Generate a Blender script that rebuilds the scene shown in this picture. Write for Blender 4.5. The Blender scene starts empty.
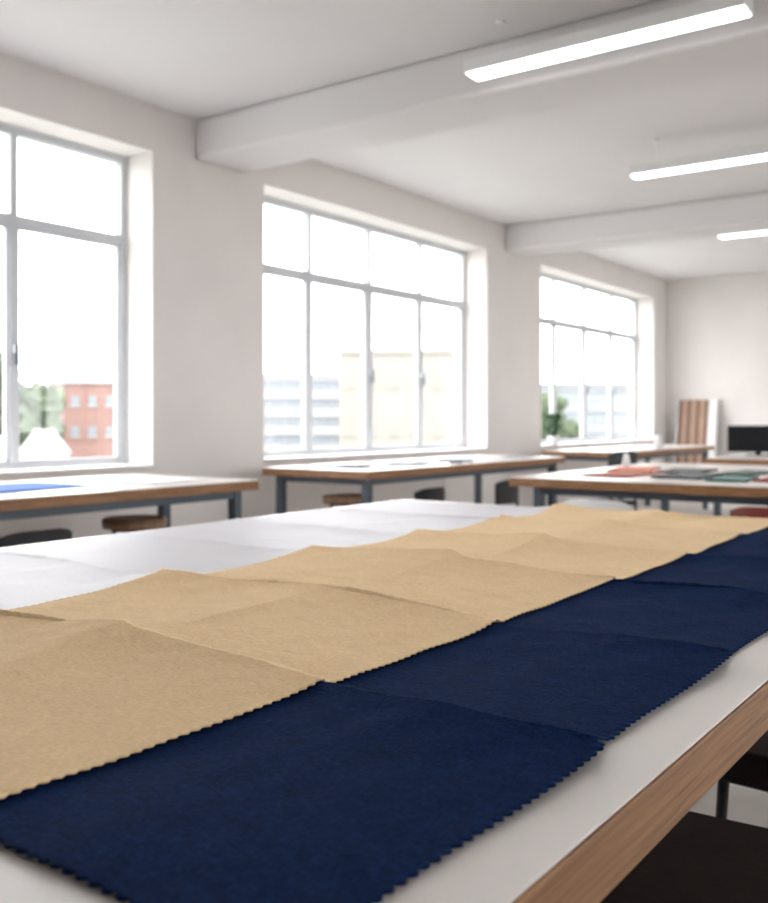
import bpy, math, random
from mathutils import Vector, noise, Matrix
random.seed(4)
scene = bpy.context.scene
try:
    scene.view_settings.view_transform = 'Standard'
    scene.view_settings.look = 'None'
    scene.view_settings.exposure = 0.0
except Exception:
    pass

# ------------------------------------------------------------ materials
def srgb(r, g, b):
    f = lambda c: (c/255/12.92) if c/255 <= 0.04045 else ((c/255+0.055)/1.055)**2.4
    return (f(r), f(g), f(b), 1)

def base_mat(name):
    m = bpy.data.materials.new(name); m.use_nodes = True
    nt = m.node_tree
    return m, nt, nt.nodes['Principled BSDF']

def mat(name, col, rough=0.5, metal=0.0, var=0.06, scale=6.0, bump=0.0, bscale=80.0,
        stretch=(1, 1, 1), spec=0.5, sheen=0.0, coat=0.0):
    m, nt, p = base_mat(name)
    N, L = nt.nodes, nt.links
    tc = N.new('ShaderNodeTexCoord'); mp = N.new('ShaderNodeMapping')
    mp.inputs['Scale'].default_value = stretch
    L.new(tc.outputs['Object'], mp.inputs['Vector'])
    nz = N.new('ShaderNodeTexNoise'); nz.inputs['Scale'].default_value = scale
    nz.inputs['Detail'].default_value = 6
    L.new(mp.outputs[0], nz.inputs['Vector'])
    cr = N.new('ShaderNodeValToRGB')
    cr.color_ramp.elements[0].position = 0.3; cr.color_ramp.elements[1].position = 0.7
    cr.color_ramp.elements[0].color = tuple(max(0, c*(1-var)) for c in col[:3])+(1,)
    cr.color_ramp.elements[1].color = tuple(min(1, c*(1+var)) for c in col[:3])+(1,)
    L.new(nz.outputs['Fac'], cr.inputs['Fac']); L.new(cr.outputs[0], p.inputs['Base Color'])
    p.inputs['Roughness'].default_value = rough
    p.inputs['Metallic'].default_value = metal
    p.inputs['Specular IOR Level'].default_value = spec
    p.inputs['Sheen Weight'].default_value = sheen
    p.inputs['Coat Weight'].default_value = coat
    if bump > 0:
        n2 = N.new('ShaderNodeTexNoise'); n2.inputs['Scale'].default_value = bscale
        n2.inputs['Detail'].default_value = 4
        L.new(mp.outputs[0], n2.inputs['Vector'])
        b = N.new('ShaderNodeBump'); b.inputs['Strength'].default_value = bump
        b.inputs['Distance'].default_value = 0.004
        L.new(n2.outputs['Fac'], b.inputs['Height']); L.new(b.outputs[0], p.inputs['Normal'])
    return m

def wood_mat(name, dark, light, stretch=(1.2, 1.2, 14), scale=5, rough=0.5):
    m, nt, p = base_mat(name)
    N, L = nt.nodes, nt.links
    tc = N.new('ShaderNodeTexCoord'); mp = N.new('ShaderNodeMapping')
    mp.inputs['Scale'].default_value = stretch
    L.new(tc.outputs['Object'], mp.inputs['Vector'])
    nz = N.new('ShaderNodeTexNoise'); nz.inputs['Scale'].default_value = scale
    nz.inputs['Detail'].default_value = 10; nz.inputs['Distortion'].default_value = 0.5
    nz.inputs['Roughness'].default_value = 0.65
    L.new(mp.outputs[0], nz.inputs['Vector'])
    cr = N.new('ShaderNodeValToRGB')
    cr.color_ramp.elements[0].position = 0.35; cr.color_ramp.elements[0].color = dark
    cr.color_ramp.elements[1].position = 0.65; cr.color_ramp.elements[1].color = light
    L.new(nz.outputs['Fac'], cr.inputs['Fac']); L.new(cr.outputs[0], p.inputs['Base Color'])
    p.inputs['Roughness'].default_value = rough
    return m

def fabric_mat(name, col, var=0.08, sheen=0.2, bump=0.5, rough=0.95, weave=700, spec=0.06, crumple=0.3, thread=0.06):
    m, nt, p = base_mat(name)
    N, L = nt.nodes, nt.links
    tc = N.new('ShaderNodeTexCoord')
    nz = N.new('ShaderNodeTexNoise'); nz.inputs['Scale'].default_value = 18
    nz.inputs['Detail'].default_value = 14; nz.inputs['Roughness'].default_value = 0.85
    L.new(tc.outputs['Object'], nz.inputs['Vector'])
    cr = N.new('ShaderNodeValToRGB')
    cr.color_ramp.elements[0].position = 0.3; cr.color_ramp.elements[1].position = 0.7
    cr.color_ramp.elements[0].color = tuple(c*(1-var) for c in col[:3])+(1,)
    cr.color_ramp.elements[1].color = tuple(min(1, c*(1+var)) for c in col[:3])+(1,)
    L.new(nz.outputs['Fac'], cr.inputs['Fac'])
    # warp / weft slub threads: two stretched noises mixed into the dye tone
    sl = []
    for st in ((420, 90, 200), (90, 420, 200)):
        mp = N.new('ShaderNodeMapping'); mp.inputs['Scale'].default_value = st
        mp.inputs['Rotation'].default_value = (0, 0, 0.12)
        L.new(tc.outputs['Object'], mp.inputs['Vector'])
        n = N.new('ShaderNodeTexNoise'); n.inputs['Scale'].default_value = 1.0; n.inputs['Detail'].default_value = 3
        L.new(mp.outputs[0], n.inputs['Vector']); sl.append(n)
    ad0 = N.new('ShaderNodeMath'); ad0.operation = 'ADD'
    L.new(sl[0].outputs['Fac'], ad0.inputs[0]); L.new(sl[1].outputs['Fac'], ad0.inputs[1])
    mr = N.new('ShaderNodeMapRange')
    mr.inputs['From Min'].default_value = 0.7; mr.inputs['From Max'].default_value = 1.3
    mr.inputs['To Min'].default_value = 1-thread; mr.inputs['To Max'].default_value = 1+thread
    L.new(ad0.outputs[0], mr.inputs['Value'])
    vm = N.new('ShaderNodeVectorMath'); vm.operation = 'SCALE'
    L.new(cr.outputs[0], vm.inputs[0]); L.new(mr.outputs[0], vm.inputs['Scale'])
    L.new(vm.outputs[0], p.inputs['Base Color'])
    p.inputs['Roughness'].default_value = rough
    p.inputs['Specular IOR Level'].default_value = spec
    p.inputs['Sheen Weight'].default_value = sheen
    p.inputs['Sheen Roughness'].default_value = 0.5
    n3 = N.new('ShaderNodeTexNoise'); n3.inputs['Scale'].default_value = 14
    n3.inputs['Detail'].default_value = 6; n3.inputs['Distortion'].default_value = 0.4
    L.new(tc.outputs['Object'], n3.inputs['Vector'])
    b1 = N.new('ShaderNodeBump'); b1.inputs['Strength'].default_value = bump
    b1.inputs['Distance'].default_value = 0.001
    L.new(ad0.outputs[0], b1.inputs['Height'])
    b2 = N.new('ShaderNodeBump'); b2.inputs['Strength'].default_value = crumple
    b2.inputs['Distance'].default_value = 0.007
    L.new(n3.outputs['Fac'], b2.inputs['Height']); L.new(b1.outputs[0], b2.inputs['Normal'])
    L.new(b2.outputs[0], p.inputs['Normal'])
    return m

def emit_mat(name, col, s):
    m, nt, p = base_mat(name)
    p.inputs['Emission Color'].default_value = col
    p.inputs['Emission Strength'].default_value = s
    p.inputs['Base Color'].default_value = col
    return m

def glass_mat():
    m = bpy.data.materials.new('window_glass'); m.use_nodes = True
    nt = m.node_tree; N, L = nt.nodes, nt.links; N.clear()
    o = N.new('ShaderNodeOutputMaterial'); mx = N.new('ShaderNodeMixShader')
    t = N.new('ShaderNodeBsdfTransparent'); g = N.new('ShaderNodeBsdfGlossy')
    g.inputs['Roughness'].default_value = 0.02
    mx.inputs[0].default_value = 0.04
    L.new(t.outputs[0], mx.inputs[1]); L.new(g.outputs[0], mx.inputs[2]); L.new(mx.outputs[0], o.inputs[0])
    return m

M_wall = mat('wall_plaster', srgb(229, 224, 221), 0.9, var=0.025, scale=2, bump=0.15, bscale=25, spec=0.2)
M_ceil = mat('ceiling_paint', srgb(229, 226, 226), 0.9, var=0.015, scale=1.5, bump=0.05, bscale=30, spec=0.2)
M_floor = mat('floor_concrete', srgb(192, 187, 182), 0.45, var=0.12, scale=3, bump=0.1, bscale=60)
M_frame = mat('window_frame_aluminium', srgb(204, 207, 211), 0.4, var=0.03)
M_sill = mat('sill_paint', srgb(226, 224, 223), 0.5, var=0.02)
M_glass = glass_mat()
M_lam = mat('white_laminate', srgb(238, 232, 228), 0.3, var=0.015, scale=3, spec=0.5)
M_wood = wood_mat('table_edge_wood', srgb(112, 76, 46), srgb(166, 121, 80), stretch=(3, 1.2, 40), scale=3)
M_steel = mat('blue_grey_steel', srgb(78, 88, 98), 0.45, metal=0.3, var=0.05)
M_black = mat('black_plastic', srgb(22, 23, 26), 0.5, var=0.1)
M_brownseat = mat('dark_leather_seat', srgb(38, 28, 25), 0.6, var=0.15, scale=15, bump=0.2, spec=0.2)
M_white = mat('white_plastic', srgb(238, 238, 238), 0.35, var=0.01)
M_lamp = emit_mat('lamp_diffuser', (1, 1, 1, 1), 9.0)
M_tan = fabric_mat('tan_cotton', srgb(250, 218, 172), var=0.06, sheen=0.05, thread=0.10, crumple=0.55)
M_navy = fabric_mat('navy_cotton', srgb(19, 40, 78), var=0.28, sheen=0.0, spec=0.05, bump=0.8, thread=0.42, crumple=0.6)
M_whitecloth = fabric_mat('white_sheeting', srgb(226, 225, 230), var=0.01, sheen=0.0, rough=0.5, spec=0.3, crumple=0.15, bump=0.1, thread=0.01)
M_brownwood = wood_mat('walnut_wood', srgb(104, 74, 56), srgb(150, 112, 88), stretch=(14, 14, 1), scale=4)
M_leaf = mat('leaf_green', srgb(42, 82, 44), 0.6, var=0.3, scale=12)

# ------------------------------------------------------------ mesh builder
class B:
    def __init__(s):
        s.v = []; s.f = []; s.mi = []; s.mats = []; s.sm = []
    def m(s, mt):
        if mt not in s.mats: s.mats.append(mt)
        return s.mats.index(mt)
    def box(s, x0, x1, y0, y1, z0, z1, mt, faces=None):
        n = len(s.v)
        s.v += [(x, y, z) for z in (z0, z1) for y in (y0, y1) for x in (x0, x1)]
        F = [(0, 2, 3, 1), (4, 5, 7, 6), (0, 1, 5, 4), (2, 6, 7, 3), (0, 4, 6, 2), (1, 3, 7, 5)]
        for i, q in enumerate(F):
            s.f.append(tuple(n+k for k in q))
            s.mi.append(s.m(faces.get(i, mt) if faces else mt)); s.sm.append(False)
    def cyl(s, p0, p1, r0, r1, mt, seg=20, caps=True):
        p0, p1 = Vector(p0), Vector(p1)
        ax = (p1-p0).normalized()
        a = ax.orthogonal().normalized(); b = ax.cross(a)
        n = len(s.v)
        for p, r in ((p0, r0), (p1, r1)):
            for i in range(seg):
                t = 2*math.pi*i/seg
                s.v.append(tuple(p+a*math.cos(t)*r+b*math.sin(t)*r))
        k = s.m(mt)
        for i in range(seg):
            j = (i+1) % seg
            s.f.append((n+i, n+j, n+seg+j, n+seg+i)); s.mi.append(k); s.sm.append(True)
        if caps:
            s.f.append(tuple(n+i for i in range(seg))[::-1]); s.mi.append(k); s.sm.append(False)
            s.f.append(tuple(n+seg+i for i in range(seg))); s.mi.append(k); s.sm.append(False)
    def blob(s, c, r, mt, sq=(1, 1, 1), disp=0.0, fr=1.0, nu=20, nv=12):
        n = len(s.v); c = Vector(c)
        for j in range(nv+1):
            th = math.pi*j/nv
            for i in range(nu):
                ph = 2*math.pi*i/nu
                d = Vector((math.sin(th)*math.cos(ph), math.sin(th)*math.sin(ph), math.cos(th)))
                rr = r*(1+disp*noise.noise((c+d*r)*fr))
                s.v.append(tuple(c+Vector((d.x*rr*sq[0], d.y*rr*sq[1], d.z*rr*sq[2]))))
        k = s.m(mt)
        for j in range(nv):
            for i in range(nu):
                i2 = (i+1) % nu
                s.f.append((n+j*nu+i, n+(j+1)*nu+i, n+(j+1)*nu+i2, n+j*nu+i2)); s.mi.append(k); s.sm.append(True)
    def done(s, name, bevel=0.0, loc=None, rotz=0.0):
        me = bpy.data.meshes.new(name)
        me.from_pydata(s.v, [], s.f)
        for mt in s.mats: me.materials.append(mt)
        me.polygons.foreach_set('material_index', s.mi)
        me.polygons.foreach_set('use_smooth', s.sm)
        me.update()
        ob = bpy.data.objects.new(name, me); scene.collection.objects.link(ob)
        if bevel:
            md = ob.modifiers.new('bevel', 'BEVEL'); md.width = bevel; md.segments = 2
            md.limit_method = 'ANGLE'; md.angle_limit = math.radians(50)
        if loc: ob.location = loc
        ob.rotation_euler[2] = rotz
        return ob

# ------------------------------------------------------------ room
WX = -5.49; RX = 5.5; YN = -3.0; YF = 15.8; CZ = 3.59
TH = 0.42; SZ = 0.92; WT = 3.25
wins = [(0.95, 4.74), (5.94, 9.72), (11.12, 15.2)]

def wall_with_windows(name, xin, sgn):
    xo = xin+sgn*TH
    x0, x1 = min(xin, xo), max(xin, xo)
    b = B()
    b.box(x0, x1, YN-TH, YF+TH, -0.1, SZ, M_wall)
    b.box(x0, x1, YN-TH, YF+TH, WT, CZ+0.2, M_wall)
    ys = [YN-TH]+[y for w in wins for y in w]+[YF+TH]
    for i in range(0, len(ys), 2):
        b.box(x0, x1, ys[i], ys[i+1], SZ, WT, M_wall)
    return b.done(name)
wall_with_windows('wall_left', WX, -1)
wall_with_windows('wall_right', RX, 1)  # out of view; its window openings are added to let in fill light
b = B(); b.box(WX, RX, YF, YF+TH, -0.1, CZ+0.2, M_wall); b.done('wall_back')
b = B(); b.box(WX, RX, YN-TH, YN, -0.1, CZ+0.2, M_wall); b.done('wall_front')
b = B(); b.box(WX, RX, YN, YF, -0.1, 0, M_floor); b.done('floor')
b = B(); b.box(WX, RX, YN, YF, CZ, CZ+0.2, M_ceil); b.done('ceiling')
for y0, y1 in ((5.16, 5.70), (10.15, 10.69), (-0.1, 0.44)):
    b = B(); b.box(WX, RX, y0, y1, 3.28, CZ, M_ceil); b.done('ceiling_beam', bevel=0.03)
b = B(); b.box(WX, WX+0.015, YN, YF, 0, 0.1, M_sill); b.done('baseboard_left')
b = B(); b.box(WX+.015, RX-.015, YF-0.015, YF, 0, 0.1, M_sill); b.done('baseboard_back')
b = B(); b.box(RX-0.015, RX, YN, YF, 0, 0.1, M_sill); b.done('baseboard_right')

def window(n, y0, y1, xin, sgn):
    b = B()
    fx = xin+sgn*0.29; f2 = fx+sgn*0.07
    X0, X1 = min(fx, f2), max(fx, f2)
    ow = 0.055
    b.box(X0, X1, y0, y1, SZ, SZ+ow, M_frame)
    b.box(X0, X1, y0, y1, WT-ow, WT, M_frame)
    b.box(X0, X1, y0, y0+ow, SZ+ow, WT-ow, M_frame)
    b.box(X0, X1, y1-ow, y1, SZ+ow, WT-ow, M_frame)
    tz = 2.62
    b.box(X0, X1, y0+ow, y1-ow, tz-0.035, tz+0.035, M_frame)
    w = (y1-y0)/4
    for i in (1, 2, 3):
        yc = y0+w*i; h = 0.045 if i == 2 else 0.03
        b.box(X0, X1, yc-h, yc+h, SZ+ow, tz-0.035, M_frame)
        b.box(X0, X1, yc-0.028, yc+0.028, tz+0.035, WT-ow, M_frame)
    s1 = fx+sgn*0.015; s2 = fx+sgn*0.06
    S0, S1 = min(s1, s2), max(s1, s2)
    for i in range(4):
        a = y0+w*i+(ow if i == 0 else (0.045 if i == 2 else 0.03))
        c = y0+w*(i+1)-(ow if i == 3 else (0.045 if i == 1 else 0.03))
        q = 0.02
        b.box(S0, S1, a, a+q, SZ+ow, tz-0.035, M_frame); b.box(S0, S1, c-q, c, SZ+ow, tz-0.035, M_frame)
        b.box(S0, S1, a+q, c-q, SZ+ow, SZ+ow+q, M_frame); b.box(S0, S1, a+q, c-q, tz-0.035-q, tz-0.035, M_frame)
    for i in (1, 3):
        yc = y0+w*i if i == 3 else y0+w*2
        hx = fx-sgn*0.03
        b.box(min(fx, hx), max(fx, hx), yc-0.012, yc+0.012, 1.72, 1.78, M_frame)
        b.box(min(hx, hx-sgn*0.012), max(hx, hx-sgn*0.012), yc-0.013, yc+0.013, 1.64, 1.78, M_steel)
    gx = fx+sgn*0.035
    b.box(gx-0.003, gx+0.003, y0+ow, y1-ow, SZ+ow, WT-ow, M_glass)
    b.done('window_%d' % n, bevel=0.004)
    b = B()
    e0 = xin-sgn*0.035
    b.box(min(e0, fx), max(e0, fx), y0-0.0, y1+0.0, SZ, SZ+0.022, M_sill)
    b.done('trim_%d' % n, bevel=0.004)
for i, (a, c) in enumerate(wins):
    window(i+1, a, c, WX, -1)
    window(i+4, a, c, RX, 1)  # unseen windows opposite, added as a source of fill light

# ------------------------------------------------------------ lamps
def lamp(xc, yc):
    b = B(); L = 1.6; z0 = 3.297
    b.box(xc-L/2, xc+L/2, yc-0.08, yc+0.08, z0+0.012, z0+0.085, M_white)
    b.box(xc-L/2+0.014, xc+L/2-0.014, yc-0.066, yc+0.066, z0+.004, z0+0.012, M_lamp)
    for sx in (-0.6, 0.6):
        b.cyl((xc+sx, yc, z0+0.08), (xc+sx, yc, CZ), 0.002, 0.002, M_white, 6)
        b.cyl((xc+sx, yc, CZ-0.015), (xc+sx, yc, CZ), 0.02, 0.025, M_white, 14)
    b.done('linear_ceiling_lamp', bevel=0.003)
for y, x in ((1.9, -2.07), (4.92, -2.09), (7.75, -2.18), (10.88, -2.38), (13.6, -2.4)):
    lamp(x, y); lamp(x+4.4, y)  # second column is out of view, added for extra illumination

# ------------------------------------------------------------ tables
TZ = 0.90
def table(name, x0, x1, y0, y1, et=0.06, legx=0.09, legy=0.12, midlegs=0, leg_in=0.0):
    b = B()
    b.box(x0+0.003, x1-0.003, y0+0.003, y1-0.003, TZ-0.004, TZ, M_lam)
    b.box(x0, x1, y0, y1, TZ-et, TZ-0.004, M_wood)
    r = 0.03; z = TZ-et
    lx = (x0+legx+leg_in, x1-legx)
    n = 2+midlegs
    for xx in lx:
        for k in range(n):
            yy = y0+legy+(y1-y0-2*legy)*k/(n-1)
            b.box(xx-r, xx+r, yy-r, yy+r, 0, z, M_steel)
        b.box(xx-0.02, xx+0.02, y0+legy, y1-legy, z-0.05, z-0.001, M_steel)
    for k in range(n):
        yy = y0+legy+(y1-y0-2*legy)*k/(n-1)
        b.box(lx[0]+r, lx[1]-r, yy-0.02, yy+0.02, z-0.05, z-0.001, M_steel)
        b.box(lx[0]+r, lx[1]-r, yy-0.015, yy+0.015, 0.12, 0.16, M_steel)
    return b.done(name, bevel=0.003)

table('cutting_table', -2.55, -0.353, -1.2, 3.72, et=0.072, legx=0.16, legy=0.2, midlegs=0)
table('work_table', -5.25, -4.08, 1.2, 4.37, leg_in=0.35)
table('work_table', -5.12, -4.10, 5.52, 8.84)
table('work_table', -5.12, -4.10, 10.4, 13.8)
table('work_table', -2.96, -0.9, 5.53, 8.15, legx=0.16)
table('work_table', -2.86, -0.9, 9.3, 11.6)

# ------------------------------------------------------------ draped cloths
ST = [0.46, 1.01, 1.50, 2.02, 2.52, 3.02, 3.50, 4.1]
def phase(y):
    for i in range(len(ST)-1):
        if ST[i] <= y < ST[i+1]:
            return i, (y-ST[i])/(ST[i+1]-ST[i]), ST[i+1]-ST[i]
    return 0, 0.1, .5
def prof(p, i):
    # slow rise toward the fold, quick fall just behind it
    if p < 0.1 and i > 0: return (1-p/0.1)**1.5
    return 0.35*p**1.6+0.65*p**7
def terrain(x, y, amp=1.0):
    yy = y+0.04*noise.noise(Vector((x*2.1, y*0.8, 3.0)))+0.008*noise.noise(Vector((x*7, y*2, 7.0)))
    i, p, L = phase(yy)
    a = 0.024*(0.82+0.75*noise.noise(Vector((x*2.3, i*3.7, 1.0))))
    h = a*prof(p, i)
    # lengthwise crease, dying out irregularly
    c = x+1.235+0.03*noise.noise(Vector((0, y*1.5, 9)))
    g = 0.016*math.exp(-abs(c)/0.045) if c > 0 else 0.016*math.exp(-(abs(c)/0.12)**1.6)
    h += g*(0.3+0.75*p)*(0.9+0.9*noise.noise(Vector((3, y*2.2, 4))))
    h += 0.0065*noise.noise(Vector((x*3.0, y*2.3, 0.0)))
    h += 0.0034*noise.noise(Vector((x*8+y*5, y*5-x*4, 5.0)))
    # soft drag lines running along the cloth, strongest near the folds
    q = noise.noise(Vector((x*16-y*5, y*5+x*3, 15.0)))
    h += 0.0026*q*(0.3+p)
    return max(h+0.003, 0.0)*amp
def cloth(name, xl, xr, y0, y1, lift, mt, zig_l=0, zig_r=0, zig_n=0, amp=None, cols=56, dy=0.003, flare=0.01, scallop=False):
    rows = int((y1-y0)/dy)
    pitch = 0.0165
    verts = []
    tooth = (lambda t: abs(math.sin(math.pi*t))) if scallop else (lambda t: 1-abs(2*(t % 1)-1))
    for r in range(rows+1):
        y = y0+(y1-y0)*r/rows
        i, p, L = phase(y)
        fl = flare*(p**2.5)+0.008*noise.noise(Vector((y*4, 0, 2)))
        tri = tooth(y/pitch)
        xa = xl-fl*(1 if zig_l else 0); xb = xr+fl*(1 if zig_r else 0)
        for c in range(cols+1):
            u = c/cols
            x = xa+(xb-xa)*u
            if c == 0: x -= zig_l*tri
            if c == cols: x += zig_r*tri
            yv = y
            if r == 0 and zig_n: yv -= zig_n*tooth(x/pitch)
            am = 1.0 if amp is None else amp(x)
            verts.append((x, yv, TZ+lift+terrain(x, y)*am))
    faces = []
    w = cols+1
    for r in range(rows):
        for c in range(cols):
            a = r*w+c
            faces.append((a, a+1, a+1+w, a+w))
    me = bpy.data.meshes.new(name); me.from_pydata(verts, [], faces)
    me.polygons.foreach_set('use_smooth', [True]*len(faces)); me.materials.append(mt)
    ob = bpy.data.objects.new(name, me); scene.collection.objects.link(ob)
    s = ob.modifiers.new('thick', 'SOLIDIFY'); s.thickness = 0.002; s.offset = 1
    return ob
def namp(x):
    t = min(1, max(0, (x+0.62)/0.17)); return 1-0.35*t*t
cloth('navy_fabric', -0.868, -0.437, 0.490, 3.62, 0.001, M_navy, zig_r=0.0065, zig_n=0.0065, flare=0.014, scallop=True, cols=104, amp=namp)
cloth('tan_fabric', -1.655, -0.838, 0.485, 3.64, 0.007, M_tan, zig_l=0.005, zig_r=0.006, zig_n=0.005, flare=0.018, cols=120)
def wamp(x):
    t = min(1, max(0, (-1.62-x)/0.15)); return 1-0.45*t
cloth('white_fabric', -2.47, -1.636, 0.47, 3.64, 0.001, M_whitecloth, amp=wamp, cols=80, dy=0.008)

# ------------------------------------------------------------ chairs / stools
def stool(x, y, h, mt, name='workshop_stool', r=0.19):
    b = B()
    b.cyl((0, 0, h-0.06), (0, 0, h-0.012), r, r*1.02, mt, 32)
    b.cyl((0, 0, h-0.012), (0, 0, h), r*1.02, r*0.93, mt, 32)
    b.cyl((0, 0, h-0.075), (0, 0, h-0.06), r*0.75, r*0.75, M_black, 24)
    for k in range(4):
        a = math.pi/4+k*math.pi/2
        b.cyl((math.cos(a)*r*0.62, math.sin(a)*r*0.62, h-0.07), (math.cos(a)*r*1.05, math.sin(a)*r*1.05, 0), 0.014, 0.014, M_black, 10)
    q = r*0.86
    pts = [(math.cos(math.pi/4+k*math.pi/2)*q*1.03, math.sin(math.pi/4+k*math.pi/2)*q*1.03, h*0.35) for k in range(4)]
    for k in range(4): b.cyl(pts[k], pts[(k+1) % 4], 0.009, 0.009, M_black, 8)
    return b.done(name, loc=(x, y, 0))
def chair(x, y, rz, top, mt, name='workshop_chair', w=0.42, sh=0.46):
    b = B()
    b.box(-w/2, w/2, -w/2+.012, w/2, sh-0.045, sh, mt)
    n = 16; k = b.m(mt); base = len(b.v)
    for i in range(n+1):
        u = -1+2*i/n
        px = u*w/2; py = -w/2-0.035+0.05*u*u
        tz = top-0.03*abs(u)**4
        for (dy, z) in ((-.009, top-.22), (.009, top-.22), (.009, tz), (-.009, tz)):
            b.v.append((px, py+dy, z))
    for i in range(n):
        for j in range(4):
            a = base+i*4+j; c = base+i*4+(j+1) % 4
            b.f.append((a, c, c+4, a+4)); b.mi.append(k); b.sm.append(False)
    for e in (base, base+n*4):
        b.f.append((e, e+1, e+2, e+3)); b.mi.append(k); b.sm.append(False)
    for sx in (-1, 1):
        b.cyl((sx*(w/2-0.03), -w/2+0.0, 0), (sx*(w/2-0.03), -w/2+0.012, top-0.08), 0.012, 0.012, M_black, 10)
        b.cyl((sx*(w/2-0.03), w/2-0.03, 0), (sx*(w/2-0.03), w/2-0.03, sh-0.04), 0.012, 0.012, M_black, 10)
        b.cyl((sx*(w/2-0.03), -w/2, 0.2), (sx*(w/2-0.03), w/2-0.03, 0.2), 0.008, 0.008, M_black, 8)
    return b.done(name, bevel=0.004, loc=(x, y, 0), rotz=rz)
def padded_chair(x, y, rz):
    b = B()
    sh = 0.5; w = 0.46
    b.box(-w/2, w/2, -w/2, w/2, sh-0.07, sh, M_brownseat)
    b.box(-w/2+0.02, w/2-0.02, -w/2+0.02, w/2-0.02, sh-0.09, sh-0.07, M_black)
    for sx in (-1, 1):
        for sy in (-1, 1):
            b.cyl((sx*(w/2-0.04), sy*(w/2-0.04), sh-0.08), (sx*(w/2-0.02), sy*(w/2-0.02), 0), 0.014, 0.012, M_black, 10)
    b.cyl((-w/2+0.03, 0.0, 0.2), (w/2-0.03, 0, 0.2), 0.009, 0.009, M_black, 8)
    return b.done('padded_stool', bevel=0.025, loc=(x, y, 0), rotz=rz)
padded_chair(-0.47, 1.68, 0.05)
padded_chair(-0.47, 2.52, -0.08)
R90 = math.pi/2
chair(-4.36, 2.85, R90, 0.73, M_black)
chair(-4.36, 6.45, R90, 0.73, M_black)
chair(-4.36, 7.75, R90, 0.73, M_black)
M_box = wood_mat('light_stool_wood', srgb(134, 104, 82), srgb(166, 134, 108), stretch=(3, 14, 1), scale=4)
stool(-4.62, 3.85, 0.68, M_box)
stool(-4.62, 5.95, 0.68, M_box)
chair(-3.78, 9.15, R90*0.8, 0.96, M_black)
chair(-2.35, 5.66, 0.1, 0.79, M_white)
chair(-1.35, 5.75, 0.0, 0.79, mat('dark_red_plastic', srgb(120, 44, 34), 0.4))

# ------------------------------------------------------------ things on the tables
def sheet(name, x, y, sx, sy, rz, col, z=TZ, t=0.004):
    n = 12
    mt = fabric_mat('swatch_'+name, col, var=0.03)
    pts = []
    for i in range(n):
        for j in range(n):
            u = i/(n-1)-.5; v = j/(n-1)-.5
            pts.append((u*sx, v*sy, t+0.003*(1+noise.noise(Vector((u*4+x, v*4+y, 0))))))
    F = [(i*n+j, (i+1)*n+j, (i+1)*n+j+1, i*n+j+1) for i in range(n-1) for j in range(n-1)]
    me = bpy.data.meshes.new(name); me.from_pydata(pts, [], F)
    me.polygons.foreach_set('use_smooth', [True]*len(F)); me.materials.append(mt)
    ob = bpy.data.objects.new(name, me); scene.collection.objects.link(ob)
    s = ob.modifiers.new('thick', 'SOLIDIFY'); s.thickness = t; s.offset = -1
    ob.location = (x, y, z); ob.rotation_euler[2] = rz
    return ob
sheet('blue_fabric_piece', -4.66, 2.95, 0.5, 0.9, 0.1, srgb(70, 116, 200))
for x, y, sx, sy, rz, c in [(-4.6, 6.0, .3, .42, .3, (60, 66, 78)), (-4.4, 6.5, .2, .5, -.3, (120, 128, 142)), (-4.75, 6.9, .42, .6, .1, (235, 235, 236)),
                            (-4.45, 7.3, .3, .4, .6, (60, 66, 80)), (-4.6, 7.9, .42, .6, -.2, (218, 220, 224)), (-4.4, 8.4, .25, .3, .2, (90, 92, 98)),
                            (-4.5, 3.9, .42, .5, .2, (236, 236, 238))]:
    sheet('pattern_sheet', x, y, sx, sy, rz, srgb(*c))
for x, y, sx, sy, rz, c in [(-2.62, 6.85, .3, .6, .2, (214, 120, 78)), (-2.45, 6.2, .32, .6, -.05, (176, 88, 58)), (-2.22, 6.85, .3, .55, .1, (60, 50, 52)),
                            (-2.02, 6.25, .3, .6, 0.0, (36, 38, 44)), (-1.80, 6.85, .26, .55, -.1, (42, 66, 56)), (-1.70, 6.1, .24, .5, .1, (20, 96, 84)),
                            (-1.40, 6.2, .26, .5, -.05, (170, 50, 44)), (-1.45, 6.95, .3, .5, .1, (160, 60, 50))]:
    sheet('fabric_swatch', x, y, sx, sy, rz, srgb(*c), t=0.008)

def thread_cone(x, y, h, z=TZ):
    b = B()
    b.cyl((0, 0, 0), (0, 0, h*0.06), h*0.3, h*0.3, M_white, 24)
    b.cyl((0, 0, h*0.06), (0, 0, h*0.88), h*0.32, h*0.17, M_white, 24)
    b.cyl((0, 0, h*0.88), (0, 0, h), h*0.07, h*0.05, M_white, 16)
    b.done('thread_cone', loc=(x, y, z))
thread_cone(-4.22, 11.85, 0.2); thread_cone(-4.3, 12.1, 0.16); thread_cone(-2.86, 7.3, 0.11); thread_cone(-1.95, 10.0, .14)

b = B()
for s in (-1, 1):
    b.cyl((0, 0, 0.006), (s*0.02, 0.12, 0.006), 0.005, 0.002, M_steel, 8)
    b.cyl((0, 0, 0.006), (-s*0.02, -0.05, 0.006), 0.005, 0.005, M_black, 8)
    for k in range(12):
        a0 = 2*math.pi*k/12; a1 = 2*math.pi*(k+1)/12
        c = (-s*0.032, -0.075)
        b.cyl((c[0]+.02*math.cos(a0), c[1]+.028*math.sin(a0), .006), (c[0]+.02*math.cos(a1), c[1]+.028*math.sin(a1), .006), .005, .005, M_black, 6)
b.done('scissors', loc=(-4.25, 6.95, TZ+0.001), rotz=0.8)

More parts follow.
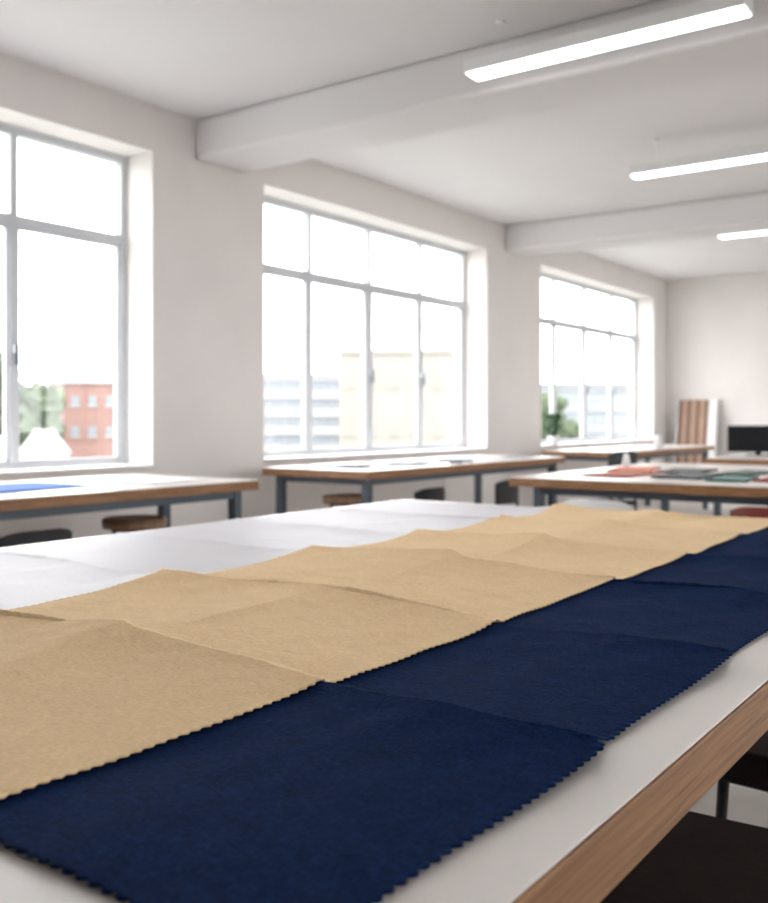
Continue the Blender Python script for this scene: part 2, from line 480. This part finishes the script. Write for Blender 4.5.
b = B()
b.box(-0.3, 0.3, -0.015, 0.015, 0.035, 0.31, M_black)
b.box(-0.285, 0.285, -0.018, -0.015, 0.05, 0.295, mat('screen_dark', srgb(16, 20, 26), 0.2))
b.box(-0.03, 0.03, 0.015, 0.04, 0.01, 0.2, M_black)
b.box(-0.12, 0.12, -0.07, 0.09, 0.0, 0.012, M_black)
b.done('computer_monitor', bevel=0.004, loc=(-2.60, 10.25, TZ), rotz=0.3)

# wooden panel leaning on the back wall
b = B()
W = 0.5; H = 1.62
slm = [wood_mat('panel_wood_a', srgb(112, 84, 68), srgb(138, 106, 86), (14, 14, 1), 3), wood_mat('panel_wood_b', srgb(158, 126, 104), srgb(186, 152, 128), (14, 14, 1), 3)]
for k in range(7):
    b.box(-W/2+W*k/7, -W/2+W*(k+1)/7-0.004, 0, 0.025, 0, H, slm[k % 2])
b.box(-W/2, W/2, 0.026, 0.04, 0.0, H, M_brownwood)
b.box(W/2, W/2+0.1, -0.03, 0.01, 0, H+0.01, M_sill)
b.box(W/2+0.1, W/2+0.14, -0.05, 0.06, 0, H+0.01, M_sill)
b.box(-W/2-0.03, -W/2, -0.01, 0.05, 0, H, M_sill)
ob = b.done('slatted_wood_panel', loc=(-5.0, 15.42, 0), rotz=0.0)
ob.rotation_euler[0] = math.radians(-11)

# potted plant on sill of third window
b = B()
b.cyl((0, 0, 0), (0, 0, 0.11), 0.055, 0.075, M_white, 24)
b.cyl((0, 0, 0.1), (0, 0, 0.105), 0.066, 0.066, mat('soil', srgb(60, 44, 34), 0.9), 24)
for k in range(80):
    a = random.uniform(0, 2*math.pi); r = random.uniform(0.03, 0.16); z = random.uniform(0.13, 0.36)
    tip = Vector((math.cos(a)*r, math.sin(a)*r, z))
    b.cyl((math.cos(a)*.02, math.sin(a)*.02, 0.1), tip, 0.0025, 0.0015, M_leaf, 5)
    d = Vector((math.cos(a), math.sin(a), 0.3)).normalized(); sd = Vector((-math.sin(a), math.cos(a), 0))
    n = len(b.v)
    L = random.uniform(.06, .1); w = L*0.4
    d2 = Vector((0, 0, 1)).lerp(d, .5)
    b.v += [tuple(tip), tuple(tip+d2*L*.5+sd*w), tuple(tip+d2*L), tuple(tip+d2*L*.5-sd*w)]
    b.f.append((n, n+1, n+2, n+3)); b.mi.append(b.m(M_leaf)); b.sm.append(False)
b.done('potted_plant', loc=(-5.56, 11.62, SZ+0.022))

# ------------------------------------------------------------ outside
GZ = -7.0
M_ground = mat('outside_ground', srgb(150, 152, 146), 0.9, var=0.1, scale=0.1)
b = B(); b.box(-260, 160, -160, 260, GZ-0.2, GZ, M_ground); b.done('outside_ground')
def brick_mat():
    m, nt, p = base_mat('red_brick')
    N, L = nt.nodes, nt.links
    tc = N.new('ShaderNodeTexCoord'); br = N.new('ShaderNodeTexNoise'); br.inputs['Scale'].default_value = 1.5
    cr = N.new('ShaderNodeValToRGB')
    cr.color_ramp.elements[0].color = srgb(120, 90, 83); cr.color_ramp.elements[1].color = srgb(136, 106, 98)
    L.new(tc.outputs['Object'], br.inputs['Vector']); L.new(br.outputs['Fac'], cr.inputs[0]); L.new(cr.outputs[0], p.inputs['Base Color'])
    p.inputs['Roughness'].default_value = 0.9
    return m
def building(name, loc, rz, w, dpt, top, wall, glass, floors, bays, cornice=None, strip=False, winh=0.45):
    b = B(); z1 = top; H = top-GZ
    b.box(-w/2, w/2, 0, dpt, GZ, z1, wall)
    b.box(-w/2-0.2, w/2+0.2, -0.25, dpt+0.2, z1, z1+0.4, cornice or wall)
    fh = H/floors
    for f in range(floors):
        zb = GZ+fh*f+fh*0.3; zt = zb+fh*winh
        if strip:
            b.box(-w/2, w/2, -0.06, 0, zb, zt, glass)
            b.box(-w/2-.1, w/2+.1, -0.3, 0, zt, zt+.15, wall)
            for k in range(bays+1):
                xx = -w/2+w*k/bays; b.box(xx-.05, xx+.05, -0.12, -.06, zb, zt, wall)
        else:
            for k in range(bays):
                xc = -w/2+w*(k+.5)/bays; ww = w/bays*0.22
                b.box(xc-ww, xc+ww, -0.05, 0, zb, zt, glass)
                b.box(xc-ww-.12, xc+ww+.12, -0.14, 0, zb-.15, zb, cornice or wall)
    b.done(name, loc=loc, rotz=rz)
V = math.radians(35.6)
M_og = mat('outside_glass_pale', srgb(120, 126, 132), 0.4, var=0.1)
M_cream = mat('cream_render', srgb(132, 128, 122), 0.9, var=0.03, scale=.3)
M_wh = mat('white_render', srgb(150, 150, 152), 0.9, var=0.02, scale=.3)
M_gry = mat('grey_render', srgb(130, 132, 135), 0.9, var=0.05, scale=.3)
building('brick_building', (-75.5, 56.9, 0), V-0.1, 6.8, 8, 4.6, brick_mat(), M_og, 4, 4, cornice=M_wh, winh=.32)
building('office_building', (-80.0, 90.4, 0), V+0.12, 20, 12, 6.6, M_wh, M_og, 6, 10, strip=True)
building('cream_building', (-57.5, 82.1, 0), V-0.12, 11.6, 10, 8.1, M_cream, mat('outside_glass_dim', srgb(124, 120, 115), .5), 3, 5, cornice=M_cream, winh=.3)
building('grey_building', (-42.0, 105.5, 0), V, 22, 10, 5.0, M_gry, M_og, 5, 8, strip=True)
building('brick_building', (52, 60, 0), V+3, 20, 10, 5.0, M_cream, M_og, 4, 6)
b = B()
b.box(-1.2, 1.2, 0, 4, GZ, -1.3, M_wh)
n = len(b.v); b.v += [(-1.4, -.1, -1.3), (1.4, -.1, -1.3), (0, -.1, .5), (-1.4, 4, -1.3), (1.4, 4, -1.3), (0, 4, .5)]
for q in [(n, n+1, n+2), (n+3, n+5, n+4), (n, n+2, n+5, n+3), (n+1, n+4, n+5, n+2), (n, n+3, n+4, n+1)]:
    b.f.append(q); b.mi.append(b.m(M_wh)); b.sm.append(False)
b.box(-.4, .4, -.12, -.05, -2.8, -1.7, M_og)
b.done('gabled_house', loc=(-60.9, 41.6, 0), rotz=V)
M_tree = mat('tree_foliage', srgb(70, 82, 60), 0.9, var=0.4, scale=1.2)
M_bark = mat('tree_bark', srgb(76, 66, 56), 0.9, var=.2)
def tree(x, y, z, r):
    b = B()
    b.cyl((0, 0, GZ), (0, 0, z-r*.4), 0.3, 0.16, M_bark, 10)
    for k in range(22):
        a = random.uniform(0, 6.28); q = random.uniform(0.1, .7)*r
        c = (math.cos(a)*q, math.sin(a)*q, z+random.uniform(-.7, .55)*r)
        b.cyl((0, 0, z-r*.9), c, 0.08, 0.03, M_bark, 6)
        b.blob(c, random.uniform(.25, .45)*r, M_tree, disp=1.0, fr=2.2)
    b.done('tree', loc=(x, y, 0))
tree(-73.6, 50.2, 1.8, 2.9); tree(-75.5, 46.6, 3.7, 3.8)
tree(-35.9, 72.7, 1.4, 2.2); tree(-36.0, 78.5, -.4, 1.7)

# ------------------------------------------------------------ world & camera
w = bpy.data.worlds.new('overcast_sky'); scene.world = w; w.use_nodes = True
nt = w.node_tree; bg = nt.nodes['Background']
bg.inputs['Color'].default_value = (0.975, 0.985, 1.0, 1); bg.inputs['Strength'].default_value = 7.6

cam = bpy.data.cameras.new('camera'); co = bpy.data.objects.new('camera', cam); scene.collection.objects.link(co)
co.location = (0, 0, 1.277); co.rotation_euler = (math.radians(90), 0, V)
cam.sensor_fit = 'HORIZONTAL'; cam.sensor_width = 36; cam.lens = 44.86; cam.shift_y = -0.0423
cam.clip_start = 0.05; cam.clip_end = 500
cam.dof.use_dof = True; cam.dof.focus_distance = 1.4; cam.dof.aperture_fstop = 5.6
scene.camera = co
